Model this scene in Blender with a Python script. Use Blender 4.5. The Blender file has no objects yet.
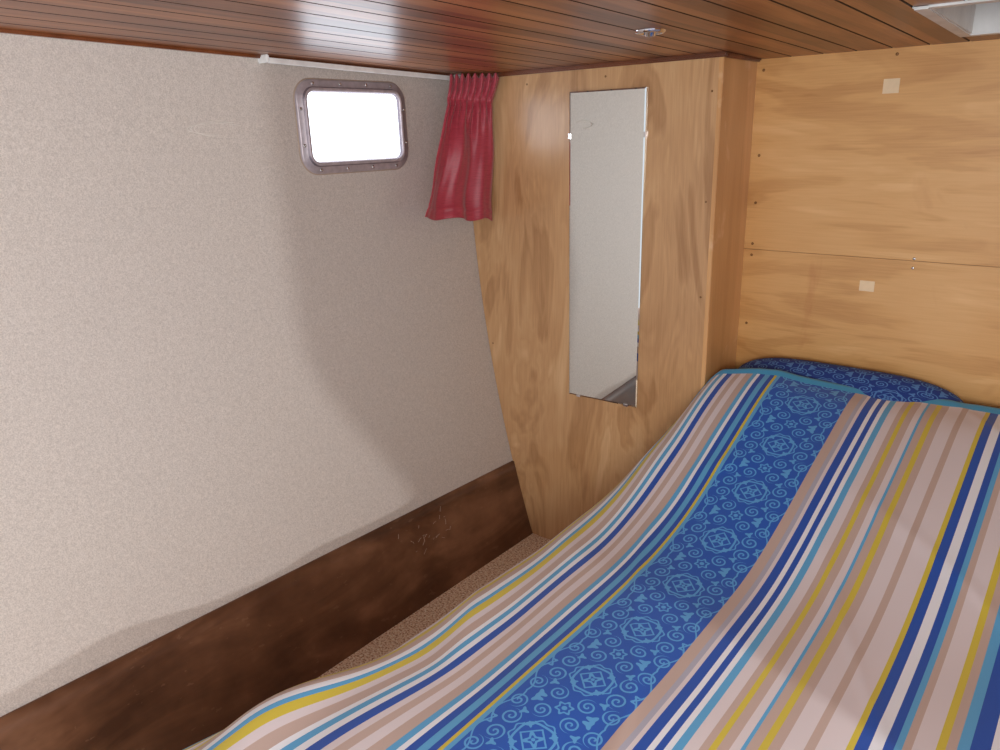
import bpy, bmesh, math, random
from mathutils import Vector, Matrix, noise
random.seed(4)
scene=bpy.context.scene
scene.view_settings.view_transform='Standard'
scene.view_settings.look='None'
COL=scene.collection

def lin(r,g,b):
    f=lambda c:(c/255/12.92) if c/255<=0.04045 else ((c/255+0.055)/1.055)**2.4
    return (f(r),f(g),f(b),1.0)
def S(x):
    x=max(0.0,min(1.0,x)); return x*x*(3-2*x)

# ---------------- node expression helper ----------------
class NT:
    def __init__(s,name):
        s.mat=bpy.data.materials.new(name); s.mat.use_nodes=True
        s.nt=s.mat.node_tree; s.n=s.nt.nodes; s.l=s.nt.links
        s.b=s.n['Principled BSDF']
    def val(s,sock,v):
        if isinstance(v,E): s.l.new(v.s,sock)
        elif hasattr(v,'is_output'): s.l.new(v,sock)
        else: sock.default_value=v
    def m(s,op,*a):
        nd=s.n.new('ShaderNodeMath'); nd.operation=op
        for i,x in enumerate(a): s.val(nd.inputs[i],x)
        return E(s,nd.outputs[0])
    def coord(s,kind='Object'):
        if not hasattr(s,'tc'): s.tc=s.n.new('ShaderNodeTexCoord')
        return s.tc.outputs[kind]
    def sep(s,v):
        nd=s.n.new('ShaderNodeSeparateXYZ'); s.val(nd.inputs[0],v)
        return [E(s,o) for o in nd.outputs]
    def mapping(s,v,scale=(1,1,1),loc=(0,0,0),rot=(0,0,0)):
        nd=s.n.new('ShaderNodeMapping'); s.val(nd.inputs['Vector'],v)
        nd.inputs['Scale'].default_value=scale; nd.inputs['Location'].default_value=loc; nd.inputs['Rotation'].default_value=rot
        return nd.outputs[0]
    def noise(s,v,scale,detail=3,rough=0.5,dist=0.0):
        nd=s.n.new('ShaderNodeTexNoise'); s.val(nd.inputs['Vector'],v)
        nd.inputs['Scale'].default_value=scale; nd.inputs['Detail'].default_value=detail
        nd.inputs['Roughness'].default_value=rough; nd.inputs['Distortion'].default_value=dist
        return E(s,nd.outputs['Fac'])
    def ramp(s,f,stops,interp='LINEAR'):
        nd=s.n.new('ShaderNodeValToRGB'); s.val(nd.inputs[0],f)
        cr=nd.color_ramp; cr.interpolation=interp
        cr.elements[0].position=stops[0][0]; cr.elements[0].color=stops[0][1]
        cr.elements[1].position=stops[-1][0]; cr.elements[1].color=stops[-1][1]
        for p,c in stops[1:-1]:
            e=cr.elements.new(p); e.color=c
        return nd.outputs[0]
    def mix(s,f,a,b,mode='MIX'):
        nd=s.n.new('ShaderNodeMix'); nd.data_type='RGBA'; nd.blend_type=mode
        s.val(nd.inputs[0],f); s.val(nd.inputs[6],a); s.val(nd.inputs[7],b)
        return nd.outputs[2]
    def bump(s,h,strength=0.3,dist=0.01):
        nd=s.n.new('ShaderNodeBump'); s.val(nd.inputs['Height'],h)
        nd.inputs['Strength'].default_value=strength; nd.inputs['Distance'].default_value=dist
        s.l.new(nd.outputs[0],s.b.inputs['Normal'])
    def set(s,**k):
        for a,v in k.items(): s.val(s.b.inputs[a.replace('_',' ')],v)
        return s.mat
class E:
    def __init__(s,t,sock): s.t=t; s.s=sock
    def __add__(s,o): return s.t.m('ADD',s,o)
    __radd__=__add__
    def __sub__(s,o): return s.t.m('SUBTRACT',s,o)
    def __rsub__(s,o): return s.t.m('SUBTRACT',o,s)
    def __mul__(s,o): return s.t.m('MULTIPLY',s,o)
    __rmul__=__mul__
    def __truediv__(s,o): return s.t.m('DIVIDE',s,o)
    def lt(s,o): return s.t.m('LESS_THAN',s,o)
    def gt(s,o): return s.t.m('GREATER_THAN',s,o)
    def abs(s): return s.t.m('ABSOLUTE',s)
    def fract(s): return s.t.m('FRACT',s)
    def floor(s): return s.t.m('FLOOR',s)
    def sin(s): return s.t.m('SINE',s)
    def cos(s): return s.t.m('COSINE',s)
    def max(s,o): return s.t.m('MAXIMUM',s,o)
    def min(s,o): return s.t.m('MINIMUM',s,o)

def simple(name,col,rough=0.5,metal=0.0,var=0.08,vs=30,**k):
    t=NT(name); n=t.noise(t.coord(),vs)
    c0=tuple(x*(1-var) for x in col[:3])+(1,); c1=tuple(min(1,x*(1+var)) for x in col[:3])+(1,)
    t.set(Base_Color=t.ramp(n,[(0.3,c0),(0.7,c1)]),Roughness=rough,Metallic=metal)
    for a,v in k.items(): t.set(**{a:v})
    return t.mat

# ---------------- materials ----------------
def m_hull():
    t=NT('vinyl_lining'); o=t.coord()
    f=t.noise(o,330,2,0.6); g=t.noise(o,2.2,2,0.5); sp=t.noise(o,140,2,0.5); mid=t.noise(o,110,2,0.5)
    c=t.ramp(f*0.75+mid*0.25,[(0.36,lin(188,180,173)),(0.5,lin(206,198,190)),(0.64,lin(222,214,206))])
    c=t.mix(g*0.2,c,lin(194,187,188))
    t.bump(sp+f,0.22,0.002)
    return t.set(Base_Color=c,Roughness=0.55)
def wood(name,axis,c0,c1,c2,rough=0.4,coat=0.0,fig=1.0,wide=(9,1.1),fine=60,plank=None,spec=0.5,crough=0.18,ring=0.12,stain=None,bigw=0.3):
    t=NT(name); o=t.coord()
    sc=[wide[0]]*3; sc[axis]=wide[1]
    v=t.mapping(o,tuple(sc))
    n=t.noise(v,1.0,3,0.5,1.6*fig)
    rings=(n*6.0).fract(); rings=((rings-0.5).abs())*2.0
    sf=[fine*4]*3; sf[axis]=fine*0.15
    n2=t.noise(t.mapping(o,tuple(sf)),1.0,2,0.5)
    big=t.noise(o,2.3,2,0.5)
    f=n*0.5+rings*ring*fig+n2*0.14+big*bigw+(0.3-bigw)*0.5
    if plank:
        x=t.sep(o)[0]
        idx=(x/plank+100.0).floor()
        rnd=((idx*12.9898).sin()*4375.5).fract()
        f=f+(rnd-0.5)*0.22
    c=t.ramp(f,[(0.36,c0),(0.52,c1),(0.68,c2)])
    if stain:
        m=t.noise(t.mapping(o,stain[0],stain[3]),1.0,4,0.65,0.6)
        k=t.m('MULTIPLY',t.m('SUBTRACT',m,stain[1]),8.0); k.s.node.use_clamp=True
        c=t.mix(k*0.5,c,stain[2])
    t.bump(n2,0.06,0.001)
    t.set(Base_Color=c,Roughness=rough)
    t.b.inputs['Coat Weight'].default_value=coat
    t.b.inputs['Coat Roughness'].default_value=crough
    t.b.inputs['Specular IOR Level'].default_value=spec
    return t.mat
PW=0.088
M={}
M['hull']=m_hull()
M['ply_v']=wood('plywood_vertical',2,lin(168,124,82),lin(200,156,110),lin(222,184,138),0.28,0.25,1.6,(3.8,1.1),60,ring=0.05,bigw=0.35)
M['ply_side']=wood('plywood_side',2,lin(200,148,94),lin(222,172,116),lin(232,188,136),0.38,0.1,0.5,(9,0.7),60,ring=0.05,stain=((7,7,5),0.60,lin(240,204,166),(0.3,0.1,0.2)))
M['ply_h']=wood('plywood_horizontal',0,lin(192,138,78),lin(217,166,103),lin(232,186,126),0.4,0.1,1.0,(9,1.4),60,ring=0.045,stain=((5,5,2.2),0.62,lin(184,116,62),(0,0,0)))
M['ceil']=wood('varnished_mahogany',1,lin(104,54,28),lin(146,86,48),lin(178,114,68),0.38,0.2,0.5,(16,0.9),50,plank=PW,crough=0.24)
M['groove']=simple('groove_dirt_wood',lin(46,24,14),0.6)  # dark groove dirt, strengthening seams that geometry alone leaves weak
M['trim']=wood('dark_trim_wood',0,lin(80,40,20),lin(114,62,34),lin(138,82,48),0.3,0.3,0.4)
# skirting with worn patches
t=NT('brown_skirting_wood'); o=t.coord()
n=t.noise(t.mapping(o,(9,2.2,9)),1.0,4,0.6,0.8); big=t.noise(o,3.5,4,0.65); sc_=t.noise(t.mapping(o,(40,22,50)),1.0,3,0.6)
c=t.ramp(n*0.5+big*0.5,[(0.36,lin(72,46,32)),(0.5,lin(104,70,49)),(0.64,lin(138,98,72))])
c=t.mix(t.m('MULTIPLY',sc_.gt(0.67),0.2),c,lin(160,124,98))
M['brown']=t.set(Base_Color=c,Roughness=t.m('MULTIPLY_ADD',big,0.3,0.2))
M['scuff']=simple('pale_scuff',lin(178,158,142),0.6)
M['scuff2']=simple('lining_scuff',lin(222,216,209),0.6)
M['alu']=simple('aluminium_frame',lin(184,174,180),0.38,0.3,0.12,60)
M['alu2']=simple('aluminium_inner',lin(124,114,122),0.4,0.4,0.12,60)
M['steel']=simple('screw_steel',lin(205,205,205),0.25,0.9)
M['brass']=simple('dull_screw',lin(120,84,50),0.4,0.6)
M['dark']=simple('dark_gap',lin(120,80,44),0.8)
M['white']=simple('white_plastic',lin(244,246,246),0.35)
M['chrome']=simple('chrome',lin(225,225,230),0.08,1.0)
M['tape']=simple('beige_tape',lin(236,210,172),0.5)
M['greypaint']=simple('worn_grey_paint',lin(204,205,204),0.4,0.1,0.12,18)
t=NT('mirror_glass'); M['mirror']=t.set(Base_Color=(0.80,0.83,0.82,1),Metallic=1.0,Roughness=0.02)
t=NT('frosted_window_pane')
nz=t.noise(t.coord(),3.0)
t.set(Base_Color=(0.9,0.93,1,1),Roughness=0.2,Emission_Color=t.ramp(nz,[(0.3,(0.76,0.86,1,1)),(0.7,(0.84,0.92,1,1))]),Emission_Strength=3.8); M['pane']=t.mat
# carpet
t=NT('speckled_carpet'); o=t.coord(); n=t.noise(o,150,3,0.7); n2=t.noise(o,90,2,0.6)
t.bump(n2+n,0.5,0.004); M['carpet']=t.set(Base_Color=t.ramp(n,[(0.38,lin(176,136,102)),(0.5,lin(244,218,186)),(0.6,lin(255,248,232))]),Roughness=0.95)
# curtain satin
t=NT('red_satin'); o=t.coord(); n=t.noise(t.mapping(o,(8,8,120)),4,2)
t.set(Base_Color=t.ramp(n,[(0.3,lin(160,48,64)),(0.7,lin(184,64,80))]),Roughness=0.45); t.b.inputs['Sheen Weight'].default_value=0.25
M['satin']=t.mat
M['mattress']=simple('mattress_fabric',lin(210,205,195),0.9)

# duvet fabric
ROY=lin(24,80,178); LBL=lin(90,168,218); TAN=lin(194,172,162); PAL=lin(220,211,214); WHT=lin(234,238,246); YEL=lin(210,192,66); GRY=lin(174,174,190)
def scroll(t,px,py,wk=1.0):
    P=0.178
    yy=((py/P+40.0).fract()-0.5)*P
    qx=px.abs(); qy=yy.abs()
    def polar(x,y):
        return t.m('SQRT',x*x+y*y), t.m('ARCTAN2',y,x)
    r,th=polar(px,yy)
    ring=lambda v,c,w:(v-c).abs().lt(w*wk)
    d4=t.m('POWER',qx,3.0)+t.m('POWER',qy,3.0)
    sq=t.m('POWER',d4,0.3333)
    m=ring(sq,0.0335,0.0022)
    m=m.max(ring(r*((th*12.0).cos()*0.05+1.0),0.0415,0.0016)*ring(qx-qy,0.0,0.012).lt(0.5))
    m=m.max(ring(qx+qy,0.026,0.0022))
    m=m.max(ring(r*((th*4.0).cos()*0.35+1.0),0.009,0.0030))
    m=m.max(r.lt(0.0035))
    rc,tc_=polar(qx-0.024,qy-0.024)
    m=m.max((rc*((tc_*4.0).cos()*0.3+1.0)).lt(0.0055))
    def spiral(cx,cy,rad,pitch,sgn):
        x=qx-cx; y=qy-cy
        rr,tt=polar(x,y)
        f=(rr/pitch+tt*(sgn/6.28318)+5.0).fract()
        return f.lt(0.36)*rr.lt(rad)
    m=m.max(spiral(0.064,0.022,0.019,0.0105,1))
    m=m.max(spiral(0.030,0.063,0.018,0.0098,-1))
    m=m.max(spiral(0.078,0.060,0.018,0.0100,-1))
    m=m.max(ring(qx-(qy*60.0).sin()*0.010,0.089,0.0017))
    r2,t2=polar(qx,qy-0.089)
    m=m.max(ring(r2*((t2*6.0).cos()*0.18+1.0),0.012,0.0022))
    m=m.max(r2.lt(0.005))
    r4,t4=polar(qx-0.053,qy-0.083)
    m=m.max((r4*((t4*3.0).cos()*0.35+1.0)).lt(0.008))
    r5,t5=polar(qx-0.052,qy-0.044)
    m=m.max((r5*((t5*3.0).cos()*0.4+1.0)).lt(0.006))
    r3,t3=polar(qx-0.098,qy)
    m=m.max(ring(r3*((t3*6.0).cos()*0.2+1.0),0.012,0.0026))
    return m
t=NT('striped_duvet_cover'); uv=t.coord('UV'); u,v,_=t.sep(uv)
g=((u+0.505)/0.70+10.0).fract()*0.70
f=g/0.505
st=[(0,TAN),(.042,GRY),(.06,PAL),(.075,ROY),(.11,WHT),(.13,ROY),(.155,WHT),(.175,LBL),(.20,PAL),(.24,TAN),(.265,YEL),(.285,TAN),(.315,PAL),(.34,LBL),(.355,TAN),(.385,YEL),(.41,TAN),(.44,PAL),(.50,TAN),(.525,PAL),(.60,YEL),(.618,ROY),(.655,WHT),(.69,ROY),(.715,LBL),(.735,TAN),(.76,PAL),(.82,YEL),(.84,TAN),(.87,LBL),(.90,ROY),(.95,WHT)]
col=t.ramp(f,st,'CONSTANT')
msk=scroll(t,g-0.6025,v-0.954+0.089)
blue=t.mix(msk,lin(22,88,190),lin(88,166,228))
col=t.mix(g.gt(0.505),col,blue)
# left-hand stripe group (measured outwards from the blue band)
stl=[(0,LBL),(0.9,YEL),(1.6,ROY),(2.6,LBL),(4.2,ROY),(5.4,WHT),(6.4,LBL),(7.6,TAN),(9.4,PAL),(11.2,TAN),(12.6,PAL),(13.8,ROY),(15.4,WHT),(16.6,LBL),(17.6,WHT),(18.6,TAN),(20.4,PAL),(22.0,YEL),(23.6,LBL),(24.6,WHT),(25.6,TAN),(27.4,YEL),(28.8,PAL),(29.8,WHT),(30.8,YEL),(32.0,LBL),(33.4,ROY),(35,WHT),(37,TAN),(41,ROY),(45,PAL)]
coll=t.ramp((-0.70-u)/0.6,[(p/60.0,c) for p,c in stl],'CONSTANT')
col=t.mix(u.lt(-0.70),col,coll)
col=t.mix(v.gt(2.135),col,lin(60,160,212))
wv=t.noise(t.mapping(uv,(1,1,1)),700,2)
t.bump(wv,0.12,0.0008)
t.set(Base_Color=col,Roughness=0.72); t.b.inputs['Sheen Weight'].default_value=0.15
M['duvet']=t.mat
t=NT('blue_pillow_cotton'); o=t.coord(); x,y,z=t.sep(o)
msk=scroll(t,((x/0.17+20.0).fract()-0.5)*0.17,y*1.0+z)
t.set(Base_Color=t.mix(msk,lin(24,62,146),lin(84,136,202)),Roughness=0.75); M['pillow']=t.mat

# ---------------- mesh helpers ----------------
def obj(name,bm,mats,smooth=False,parent=None):
    me=bpy.data.meshes.new(name); bm.normal_update(); bm.to_mesh(me); bm.free()
    for m in (mats if isinstance(mats,list) else [mats]): me.materials.append(m)
    if smooth:
        for p in me.polygons: p.use_smooth=True
    o=bpy.data.objects.new(name,me); COL.objects.link(o)
    if parent: o.parent=parent
    return o
def addbox(bm,x0,x1,y0,y1,z0,z1,mi=0,tilt=None):
    vs=[bm.verts.new((x,y,z+(tilt(y) if tilt else 0))) for x in(x0,x1) for y in(y0,y1) for z in(z0,z1)]
    for q in((0,1,3,2),(4,6,7,5),(0,4,5,1),(2,3,7,6),(0,2,6,4),(1,5,7,3)):
        fc=bm.faces.new([vs[i] for i in q]); fc.material_index=mi
    return vs
def box(name,x0,x1,y0,y1,z0,z1,mat,bev=0,parent=None,tilt=None):
    bm=bmesh.new(); addbox(bm,x0,x1,y0,y1,z0,z1,0,tilt); bmesh.ops.recalc_face_normals(bm,faces=bm.faces)
    if bev: bmesh.ops.bevel(bm,geom=bm.edges[:],offset=bev,segments=2,affect='EDGES')
    return obj(name,bm,mat,parent=parent)
def empty(name,loc=(0,0,0)):
    e=bpy.data.objects.new(name,None); COL.objects.link(e); return e
def disc(bm,c,n,r,h,seg=14,mi=0,dome=True):
    n=Vector(n).normalized(); q=n.to_track_quat('Z','Y')
    prof=[(r,0),(r,h*0.5),(r*0.75,h),(0.001,h*1.05)]
    rings=[]
    for rr,hh in prof:
        rings.append([bm.verts.new(Vector(c)+q@Vector((rr*math.cos(2*math.pi*i/seg),rr*math.sin(2*math.pi*i/seg),hh))) for i in range(seg)])
    for a,b in zip(rings,rings[1:]):
        for i in range(seg):
            fc=bm.faces.new((a[i],a[(i+1)%seg],b[(i+1)%seg],b[i])); fc.material_index=mi
def curve_obj(name,splines,rad,mat,parent):
    cd=bpy.data.curves.new(name,'CURVE'); cd.dimensions='3D'; cd.bevel_depth=rad; cd.bevel_resolution=1
    for pts in splines:
        sp=cd.splines.new('POLY'); sp.points.add(len(pts)-1)
        for p,q in zip(sp.points,pts): p.co=(q[0],q[1],q[2],1)
    cd.materials.append(mat)
    o=bpy.data.objects.new(name,cd); COL.objects.link(o); o.parent=parent; return o
def hx(z): return -1.615-0.30*z+0.0855*z*z-0.012*math.sin(math.pi*min(1,z/1.7))
YP=2.085; YB=2.32; XB=-0.925; ZC=1.697; YF=-0.9
def TL(y): return (YP-y)*0.028      # deck head rises gently aft

# ---------------- hull wall ----------------
bm=bmesh.new(); NZ=40; ys=[YF+(YB+0.02-YF)*i/60 for i in range(61)]
g1=[[bm.verts.new((hx(1.82*j/NZ),y,1.82*j/NZ)) for j in range(NZ+1)] for y in ys]
for i in range(60):
    for j in range(NZ): bm.faces.new((g1[i][j],g1[i+1][j],g1[i+1][j+1],g1[i][j+1]))
w=obj('wall_left',bm,M['hull'],True); md=w.modifiers.new('s','SOLIDIFY'); md.thickness=0.03; md.offset=-1
def onh(y,z,off=0.0005): return (hx(z)+off,y,z)
sc=[]
for k in range(3):
    sc.append([onh(1.12+0.085*math.cos(a*0.3+k*0.5)+0.01*k,1.535+(0.013+0.004*k)*math.sin(a*0.3+k*0.5)) for a in range(2,17-k*2)])
curve_obj('lining_scuff_mark',sc,0.0010,M['scuff2'],w)
# skirting
bm=bmesh.new()
def HS(y): return 0.287+0.020*(YP-y)
def sk(y):
    H=HS(y); pts=[(hx(0)+0.012,0)]+[(hx(H*j/8)+0.010,H*j/8) for j in range(1,9)]+[(hx(H)+0.001,H)]
    return [bm.verts.new((x,y,z)) for x,z in pts]
rows=[sk(y) for y in [YF+(YP-YF)*i/20 for i in range(21)]]
for a,b in zip(rows,rows[1:]):
    for i in range(len(a)-1): bm.faces.new((a[i],b[i],b[i+1],a[i+1]))
bs=obj('baseboard_left',bm,M['brown'],True)
sc=[]
rs=random.Random(3)
for k in range(22):
    y=rs.choice([1.50,1.55,1.66,1.62])+rs.uniform(-.05,.05); z=rs.choice([0.20,0.17,0.22])+rs.uniform(-.04,.04)
    a=rs.uniform(0,3.1); L=rs.uniform(.006,.022); c=rs.uniform(-.4,.4)
    sc.append([(hx(z+L*q*math.sin(a+c*q))+0.0104,y+L*q*math.cos(a+c*q),z+L*q*math.sin(a+c*q)) for q in (0,.33,.66,1)])
curve_obj('skirting_scratches',sc,0.0006,M['scuff'],bs)
# floor
box('floor',-1.75,1.2,YF,YB,-0.03,0.0,M['carpet'])
# ---------------- cupboard panel (curved left edge) ----------------
cab=empty('plywood_cupboard')
bm=bmesh.new(); n=30
fr=[];bk=[]
for j in range(n+1):
    z=ZC*j/n
    fr.append((bm.verts.new((hx(z)+0.004,YP,z)),bm.verts.new((XB-0.014,YP,z))))
    bk.append((bm.verts.new((hx(z)+0.004,YP+0.018,z)),bm.verts.new((XB-0.014,YP+0.018,z))))
for j in range(n):
    bm.faces.new((fr[j][0],fr[j][1],fr[j+1][1],fr[j+1][0]))
    bm.faces.new((bk[j][1],bk[j][0],bk[j+1][0],bk[j+1][1]))
    bm.faces.new((fr[j][1],bk[j][1],bk[j+1][1],fr[j+1][1]))
    bm.faces.new((bk[j][0],fr[j][0],fr[j+1][0],bk[j+1][0]))
obj('front_panel',bm,M['ply_v'],parent=cab)
box('corner_batten',XB-0.0135,XB,YP-0.002,YP+0.02,0,ZC,M['ply_side'],0.0015,cab)
box('side_panel',XB-0.018,XB-0.001,YP+0.02,YB,0,ZC,M['ply_side'],0,cab)
box('top_moulding',hx(1.7)+0.01,XB+0.012,YP-0.014,YP,ZC-0.012,ZC+.001,M['trim'],0.004,cab)
box('side_moulding',XB,XB+0.012,YP,YB,ZC-0.014,ZC,M['trim'],0.004,cab)
bm=bmesh.new()
for (x,z) in [(-0.955,1.6),(-0.955,1.3),(-0.955,1.02),(-1.60,1.655),(-1.78,0.75),(-1.30,1.66)]:
    disc(bm,(x,YP,z),(0,-1,0),0.003,0.0012)
obj('panel_screws',bm,M['brass'],True,cab)
# ---------------- back wall ----------------
wb=empty('wall_back')
box('upper_sheet',XB-0.03,1.1,YB,YB+0.018,1.1382,ZC,M['ply_h'],0,wb)
box('lower_sheet',XB-0.03,1.1,YB,YB+0.018,0,1.137,M['ply_h'],0,wb)
box('seam_backing',XB-0.03,1.1,YB+0.018,YB+0.03,0,ZC,M['dark'],0,wb)
bm=bmesh.new()
for (x,z) in [(-0.90,1.42),(-0.90,1.28),(-0.90,1.155),(-0.90,1.12),(-0.905,1.66),(-0.90,0.9),(-0.2,1.66),(-0.55,1.675)]:
    disc(bm,(x,YB,z),(0,-1,0),0.004,0.0015)
obj('wall_screws',bm,M['brass'],True,wb)
bm=bmesh.new()
for (x,z) in [(-0.442,1.144),(-0.442,1.118)]: disc(bm,(x,YB,z),(0,-1,0),0.004,0.002)
obj('bright_screws',bm,M['steel'],True,wb)
box('tape_upper',-0.575,-0.535,YB-0.0012,YB,1.578,1.615,M['tape'],0,wb)
box('tape_lower',-0.574,-0.534,YB-0.0012,YB,1.041,1.071,M['tape'],0,wb)
# unseen right partition, its edge shaped to cast the shadow curve on the hull
bm=bmesh.new()
def pe(z): return 0.77+0.11*S((1.16-z)/0.24)
zs=[ZC*i/40 for i in range(41)]
La=[bm.verts.new((0.62,pe(z),z)) for z in zs]; Lb=[bm.verts.new((0.62,YB,z)) for z in zs]
Ra=[bm.verts.new((0.66,pe(z),z)) for z in zs]; Rb=[bm.verts.new((0.66,YB,z)) for z in zs]
for i in range(40):
    bm.faces.new((La[i],Lb[i],Lb[i+1],La[i+1])); bm.faces.new((Ra[i],Ra[i+1],Rb[i+1],Rb[i]))
    bm.faces.new((La[i],La[i+1],Ra[i+1],Ra[i])); bm.faces.new((Lb[i],Rb[i],Rb[i+1],Lb[i+1]))
bm.faces.new((La[0],Ra[0],Rb[0],Lb[0])); bm.faces.new((La[40],Lb[40],Rb[40],Ra[40]))
bmesh.ops.recalc_face_normals(bm,faces=bm.faces)
obj('wall_right',bm,M['ply_h'])
# ---------------- ceiling ----------------
bm=bmesh.new()
HX0=-0.385; HX1=HX0+PW*6; HY0=1.69; HY1=2.17
k0=int((HX0+1.92)/PW)+1
x=HX0-PW*k0
def plank(x0,y0,y1):
    pr=[(x0,ZC+0.007),(x0+0.003,ZC),(x0+PW-0.003,ZC),(x0+PW,ZC+0.007)]
    a=[bm.verts.new((p,y0,z+TL(y0))) for p,z in pr]; b=[bm.verts.new((p,y1,z+TL(y1))) for p,z in pr]
    for i in range(3):
        fc=bm.faces.new((a[i],b[i],b[i+1],a[i+1])); fc.material_index=1 if i!=1 else 0
while x<1.2:
    if HX0-1e-4<=x<HX1-1e-4:
        plank(x,YF,HY0); plank(x,HY1,YB+0.02)
    else: plank(x,YF,YB+0.02)
    x+=PW
for bx in [(-1.95,HX0,YF,YB+.02),(HX1,1.2,YF,YB+.02),(HX0,HX1,YF,HY0),(HX0,HX1,HY1,YB+.02)]:
    addbox(bm,bx[0],bx[1],bx[2],bx[3],ZC+0.007,ZC+0.03,1,TL)
obj('ceiling',bm,[M['ceil'],M['groove']])
box('trim_1',hx(1.7)-0.005,hx(1.7)+0.014,YF,YP-0.015,ZC-0.008,ZC+0.001,M['trim'],0.003,None,TL)
# hatch
ha=empty('ceiling_hatch')
box('rim_left',HX0,HX0+0.03,HY0,HY1,ZC-0.006,ZC+0.08,M['greypaint'],0.003,ha,TL)
box('rim_right',HX1-0.03,HX1,HY0,HY1,ZC-0.006,ZC+0.08,M['greypaint'],0.003,ha,TL)
box('rim_near',HX0,HX1,HY0,HY0+0.03,ZC-0.004,ZC+0.08,M['greypaint'],0.003,ha,TL)
box('rim_far',HX0,HX1,HY1-0.03,HY1,ZC-0.006,ZC+0.08,M['greypaint'],0.003,ha,TL)
box('lid',HX0,HX1,HY0,HY1,ZC+0.08,ZC+0.10,M['greypaint'],0,ha,TL)
# downlight
dl=empty('ceiling_downlight'); bm=bmesh.new(); seg=32
zd=ZC+TL(1.6)
prof=[(0.034,0),(0.033,-0.004),(0.028,-0.007),(0.024,-0.006),(0.021,0.0),(0.012,0.001),(0.011,-0.012),(0.001,-0.014)]
rg=[[bm.verts.new((-0.89+r*math.cos(6.28318*i/seg),1.61+r*math.sin(6.28318*i/seg),zd+h)) for i in range(seg)] for r,h in prof]
for a,b in zip(rg,rg[1:]):
    for i in range(seg): bm.faces.new((a[i],a[(i+1)%seg],b[(i+1)%seg],b[i]))
obj('ring',bm,M['chrome'],True,dl)

# ---------------- window ----------------
win=empty('window_1')
WC=Vector((hx(1.535)+0.001,1.58,1.535)); sl=(hx(1.66)-hx(1.41))/0.25
vv=Vector((sl,0,1)).normalized(); uu=Vector((0,1,0)); nn=uu.cross(vv); 
if nn.x<0: nn=-nn
def rr(hw,hh,r,seg=8):
    pts=[]
    for cx,cy,a0 in((hw-r,hh-r,0),(-hw+r,hh-r,90),(-hw+r,-hh+r,180),(hw-r,-hh+r,270)):
        for i in range(seg+1):
            a=math.radians(a0+90*i/seg); pts.append((cx+r*math.cos(a),cy+r*math.sin(a)))
    return pts
def P3(a,b,c): return WC+uu*a+vv*b+nn*c
def ringmesh(name,prof,mats,cap=False,mi=None):
    bm=bmesh.new(); rs=[]
    for off,h in prof:
        rs.append([bm.verts.new(P3(a,b,h)) for a,b in rr(0.211-off,0.131-off,max(0.012,0.058-off))])
    for k,(A,B) in enumerate(zip(rs,rs[1:])):
        for i in range(len(A)):
            fc=bm.faces.new((A[i],A[(i+1)%len(A)],B[(i+1)%len(A)],B[i]))
            if mi: fc.material_index=mi[k]
    if cap: bm.faces.new(rs[-1])
    bmesh.ops.recalc_face_normals(bm,faces=bm.faces)
    return obj(name,bm,mats,not cap,win)
ringmesh('frame',[(0,-0.004),(0.0,0.006),(0.004,0.010),(0.020,0.011),(0.023,0.018),(0.030,0.019),(0.034,0.014),(0.036,0.004)],[M['alu'],M['alu2']],mi=[0,0,0,1,0,0,1])
ringmesh('pane',[(0.034,0.005),(0.0345,0.0055)],M['pane'],True)
ringmesh('seal',[(-0.004,0.0),(-0.003,0.002),(0.002,0.002)],M['scuff'])
bm=bmesh.new()
for a,b in [(-.15,.120),(-.05,.120),(.05,.120),(.15,.120),(-.15,-.120),(-.05,-.120),(.05,-.120),(.15,-.120),(-.200,.05),(-.200,-.05),(.200,.05),(.200,-.05)]:
    disc(bm,P3(a,b,0.010),nn,0.005,0.003)
obj('screws',bm,M['steel'],True,win)

# ---------------- curtain rail ----------------
cr=empty('curtain_rail')
box('rail',-1.852,-1.840,1.275,2.03,ZC-0.021,ZC-0.007,M['white'],0.002,cr,TL)
box('end_bracket',-1.885,-1.838,1.266,1.276,ZC-0.020,ZC+0.001,M['white'],0.003,cr,TL)
box('end_bracket.001',-1.885,-1.838,2.02,2.035,ZC-0.024,ZC+0.001,M['white'],0.003,cr,TL)
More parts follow.
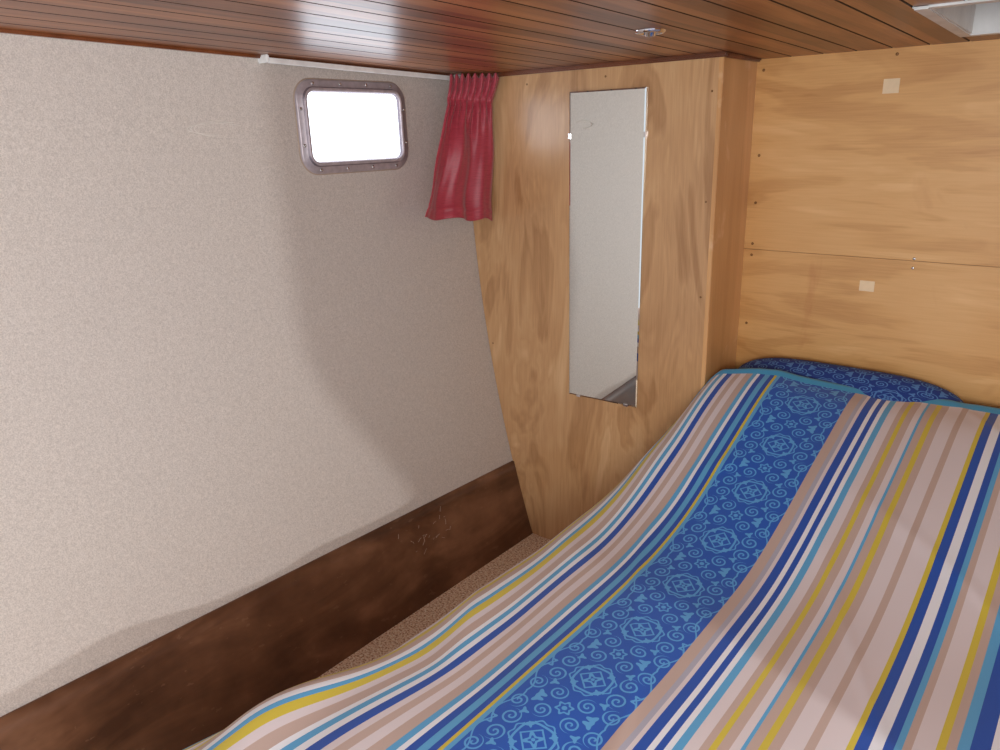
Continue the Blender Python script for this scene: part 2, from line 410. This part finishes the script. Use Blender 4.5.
# ---------------- curtain ----------------
bm=bmesh.new(); NU=160; NV=90
A0=Vector((-1.820,1.955,1.688)); B0=Vector((-1.700,2.062,1.678))
Am=Vector((-1.815,1.925,1.60)); Bm=Vector((-1.735,2.062,1.60))
A1=Vector((-1.79,1.745,1.248)); B1=Vector((-1.750,2.058,1.215))
gr=[]
for j in range(NV+1):
    v=j/NV; row=[]
    for i in range(NU+1):
        u=i/NU
        zz=A0.z*(1-v)+(A1.z*(1-u)+B1.z*u)*v
        if v<0.2: k=S(v/0.2); L0=A0.lerp(Am,k); R0=B0.lerp(Bm,k)
        else: k=((v-0.2)/0.8)**0.9; L0=Am.lerp(A1,k); R0=Bm.lerp(B1,k)
        p=L0.lerp(R0,u)
        d=R0-L0; d.z=0; nrm=Vector((d.y,-d.x,0)).normalized()
        fine=math.sin(u*2*math.pi*8+1.5*math.sin(5*u))
        broad=math.sin(u*2*math.pi*2.7+1.1*math.sin(4*u+1.5*v)+0.5)
        k2=S((v-0.12)/0.35)
        pinch=math.exp(-((v-0.16)/0.035)**2)
        off=(0.008*fine*(1-k2)+0.004*fine*k2*0.3)*(1-0.6*pinch)+0.012*broad*k2
        off+=(0.006+0.016*k2)*noise.noise(Vector((u*5,v*3,1)))-0.007*pinch
        off+=0.003*math.exp(-((v-0.93)/0.01)**2)
        p=p+nrm*(off+0.018)
        p.z=zz+(0.007*fine if v<0.03 else 0)+0.006*broad*v
        p.x=max(p.x,hx(p.z)+0.006); p.y=min(p.y,YP-0.018)
        row.append(bm.verts.new(p))
    gr.append(row)
for j in range(NV):
    for i in range(NU): bm.faces.new((gr[j][i],gr[j][i+1],gr[j+1][i+1],gr[j+1][i]))
cu=obj('curtain',bm,M['satin'],True); md=cu.modifiers.new('s','SOLIDIFY'); md.thickness=0.0015
# ---------------- mirror ----------------
mi=empty('wall_mirror')
mx0,mx1,mz0,mz1=-1.42,-1.157,0.625,1.622
ma=math.radians(2.5)
def MY(x,y): return y-(mx1-x)*math.tan(ma)
bm=bmesh.new(); yb=YP-0.001; yf=YP-0.006
o4=[(mx0,mz0),(mx1,mz0),(mx1,mz1),(mx0,mz1)]; bv=0.004
i4=[(mx0+bv,mz0+bv),(mx1-bv,mz0+bv),(mx1-bv,mz1-bv),(mx0+bv,mz1-bv)]
L=[[bm.verts.new((a,yb,b)) for a,b in o4],[bm.verts.new((a,MY(a,yf+0.001),b)) for a,b in o4],[bm.verts.new((a,MY(a,yf),b)) for a,b in i4]]
for A,B in zip(L,L[1:]):
    for i in range(4): bm.faces.new((A[i],A[(i+1)%4],B[(i+1)%4],B[i]))
bm.faces.new(L[2]); bmesh.ops.recalc_face_normals(bm,faces=bm.faces)
obj('glass',bm,M['mirror'],parent=mi)
bm=bmesh.new()
for x,z in[(mx0,1.49),(mx1,1.49)]:
    s=-1 if x==mx0 else 1
    addbox(bm,min(x+s*0.003,x-s*0.004),max(x+s*0.003,x-s*0.004),MY(x,yf)-0.002,YP,z-0.008,z+0.008)
for x in(mx0+0.04,mx1-0.04): addbox(bm,x-0.008,x+0.008,MY(x,yf)-0.003,YP,mz0-0.003,mz0+0.004)
bmesh.ops.recalc_face_normals(bm,faces=bm.faces)
obj('clips',bm,M['chrome'],parent=mi)

# ---------------- bed ----------------
bed=empty('bed')
box('base',-0.96,0.6,0.30,YP-0.02,0.0,0.28,M['ply_side'],0.005,bed)
box('base_head',XB+0.01,0.6,YP-0.02,YB-0.005,0.0,0.28,M['ply_side'],0.0,bed)
box('mattress',-0.94,0.58,0.30,YP-0.02,0.28,0.48,M['mattress'],0.03,bed)
box('mattress_head',XB+0.02,0.58,YP-0.05,YB-0.005,0.28,0.48,M['mattress'],0.02,bed)

def ramp1(x):
    x=max(-0.6,min(1.3,x)); k=0.25
    a=math.sqrt(x*x+k*k); b=math.sqrt((x-1)**2+0.1*0.1)
    return (a-b+1)/2
def topz(x,y):
    b=0.556-0.030*S((-0.60-x)/0.40)
    hump=0.230*max(0,ramp1((y-1.44)/0.64))*S((x+1.07)/0.20)
    hump+=0.042*S((y-1.50)/0.55)*math.exp(-((x+0.80)/0.20)**2)
    z=b+hump
    z+=0.005*noise.noise(Vector((x*3.0,y*2.0,0.3)))+0.003*noise.noise(Vector((x*9,y*4,2.2)))
    return z
def yend(x): return 2.055+0.075*S((x+0.95)/0.07)+0.12*S((x+0.85)/0.7)
bm=bmesh.new(); uvl=bm.loops.layers.uv.new('UVMap')
NS,NTT=230,280; s0,s1=-1.25,0.60; t0,t1=0.22,2.19
se=-0.945; r=0.085
G=[]; UVd={}
for j in range(NTT+1):
    tt=t0+(t1-t0)*j/NTT; row=[]
    for i in range(NS+1):
        s=s0+(s1-s0)*i/NS
        if s>=se: x=s; dz=0
        else:
            a=(se-s)/r
            if a<math.pi/2: x=se-r*math.sin(a); dz=-r*(1-math.cos(a))
            else:
                d=(a-math.pi/2)*r; x=se-r-0.04*d; dz=-r-d*0.98
        ye=yend(x)
        y=tt if tt<1.6 else 1.6+(tt-1.6)*(ye-1.6)/(t1-1.6)
        z=topz(x,y)+dz
        gq=S((0.86-y)/0.35); wl=S((-0.70-s)/0.3)
        x-=0.085*gq*wl; z+=0.012*gq*math.exp(-((s+0.98)/0.12)**2)
        wf=math.exp(-((s+0.93)/0.13)**2)
        z+=0.003*wf*math.sin(y*17+s*30+2*noise.noise(Vector((y*3,s*3,0))))
        z+=0.012*gq*wl*math.sin((s*45+y*12))
        q=noise.noise(Vector((s*2.2+y*1.2,y*0.9,4.0)))
        z+=0.003*math.exp(-(q/0.04)**2)
        if dz<-0.05: x+=0.010*math.sin(y*13+1.0)*min(1,(-dz-0.05)/0.1)
        z+=0.007*math.exp(-((tt-2.16)/0.02)**2)
        if tt>2.17: z-=0.02*((tt-2.17)/0.02)
        if y>YP-0.03 and x<XB+0.012: x=XB+0.012
        vtx=bm.verts.new((x,y,z)); UVd[vtx]=(s,tt); row.append(vtx)
    G.append(row)
for j in range(NTT):
    for i in range(NS):
        fc=bm.faces.new((G[j][i],G[j][i+1],G[j+1][i+1],G[j+1][i]))
        for lp in fc.loops: lp[uvl].uv=UVd[lp.vert]
dv=obj('striped_duvet',bm,M['duvet'],True); md=dv.modifiers.new('s','SOLIDIFY'); md.thickness=0.018; md.offset=-1
# pillows
def pillow(name,c,ax,tilt,mat):
    bm=bmesh.new(); NU,NV=48,24
    R=Matrix.Rotation(tilt,3,'X')
    sg=lambda v,p: math.copysign(abs(v)**p,v)
    rows=[]
    for j in range(NV+1):
        ph=-math.pi/2+math.pi*j/NV; row=[]
        for i in range(NU):
            th=2*math.pi*i/NU
            cx=sg(math.cos(th),0.45)*math.cos(ph)**0.55 if 0<j<NV else 0
            cy=sg(math.sin(th),0.45)*math.cos(ph)**0.55 if 0<j<NV else 0
            p=Vector((ax[0]*cx,ax[1]*cy,ax[2]*sg(math.sin(ph),1.2)*(1-0.25*abs(cx)**3)))
            row.append(bm.verts.new(Vector(c)+R@p))
        rows.append(row)
    for a,b in zip(rows,rows[1:]):
        for i in range(NU): bm.faces.new((a[i],a[(i+1)%NU],b[(i+1)%NU],b[i]))
    bmesh.ops.remove_doubles(bm,verts=bm.verts,dist=1e-5)
    bmesh.ops.recalc_face_normals(bm,faces=bm.faces)
    return obj(name,bm,mat,True)
pillow('pillow',(-0.570,2.182,0.722),(0.325,0.143,0.08),math.radians(30),M['pillow'])
pillow('pillow.001',(0.08,2.182,0.710),(0.29,0.143,0.08),math.radians(30),M['mattress'])

# ---------------- lights ----------------
def area(name,loc,target,size,sizey,power,col):
    ld=bpy.data.lights.new(name,'AREA'); ld.shape='RECTANGLE'; ld.size=size; ld.size_y=sizey; ld.energy=power; ld.color=col
    o=bpy.data.objects.new(name,ld); COL.objects.link(o); o.location=loc
    o.rotation_euler=(Vector(target)-Vector(loc)).to_track_quat('-Z','Y').to_euler(); return o
area('companionway_daylight',(0.35,-0.75,1.45),(-0.7,2.0,0.8),0.8,0.5,33,(1.0,0.985,0.965))
area('side_daylight',(1.7,0.55,1.25),(-1.8,0.8,0.9),0.04,0.04,21,(1.0,1.0,1.0))
w=bpy.data.worlds.new('World'); scene.world=w; w.use_nodes=True
w.node_tree.nodes['Background'].inputs[0].default_value=(0.86,0.92,1,1); w.node_tree.nodes['Background'].inputs[1].default_value=1.0

# ---------------- camera ----------------
cam=bpy.data.cameras.new('camera'); co=bpy.data.objects.new('camera',cam); COL.objects.link(co); scene.camera=co
cam.sensor_width=36; cam.lens=750*36/1000; cam.clip_start=0.02
th=math.atan(240/750); yaw=math.radians(40); rl=math.radians(1.6)
fw=Vector((-math.sin(yaw)*math.cos(th),math.cos(yaw)*math.cos(th),-math.sin(th)))
rt=Vector((math.cos(yaw),math.sin(yaw),0)); up=rt.cross(fw)
ix=rt*math.cos(rl)-up*math.sin(rl); iy=rt*math.sin(rl)+up*math.cos(rl)
R=Matrix((ix,iy,-fw)).transposed()
co.matrix_world=Matrix.Translation((0,0,1.5))@R.to_4x4()
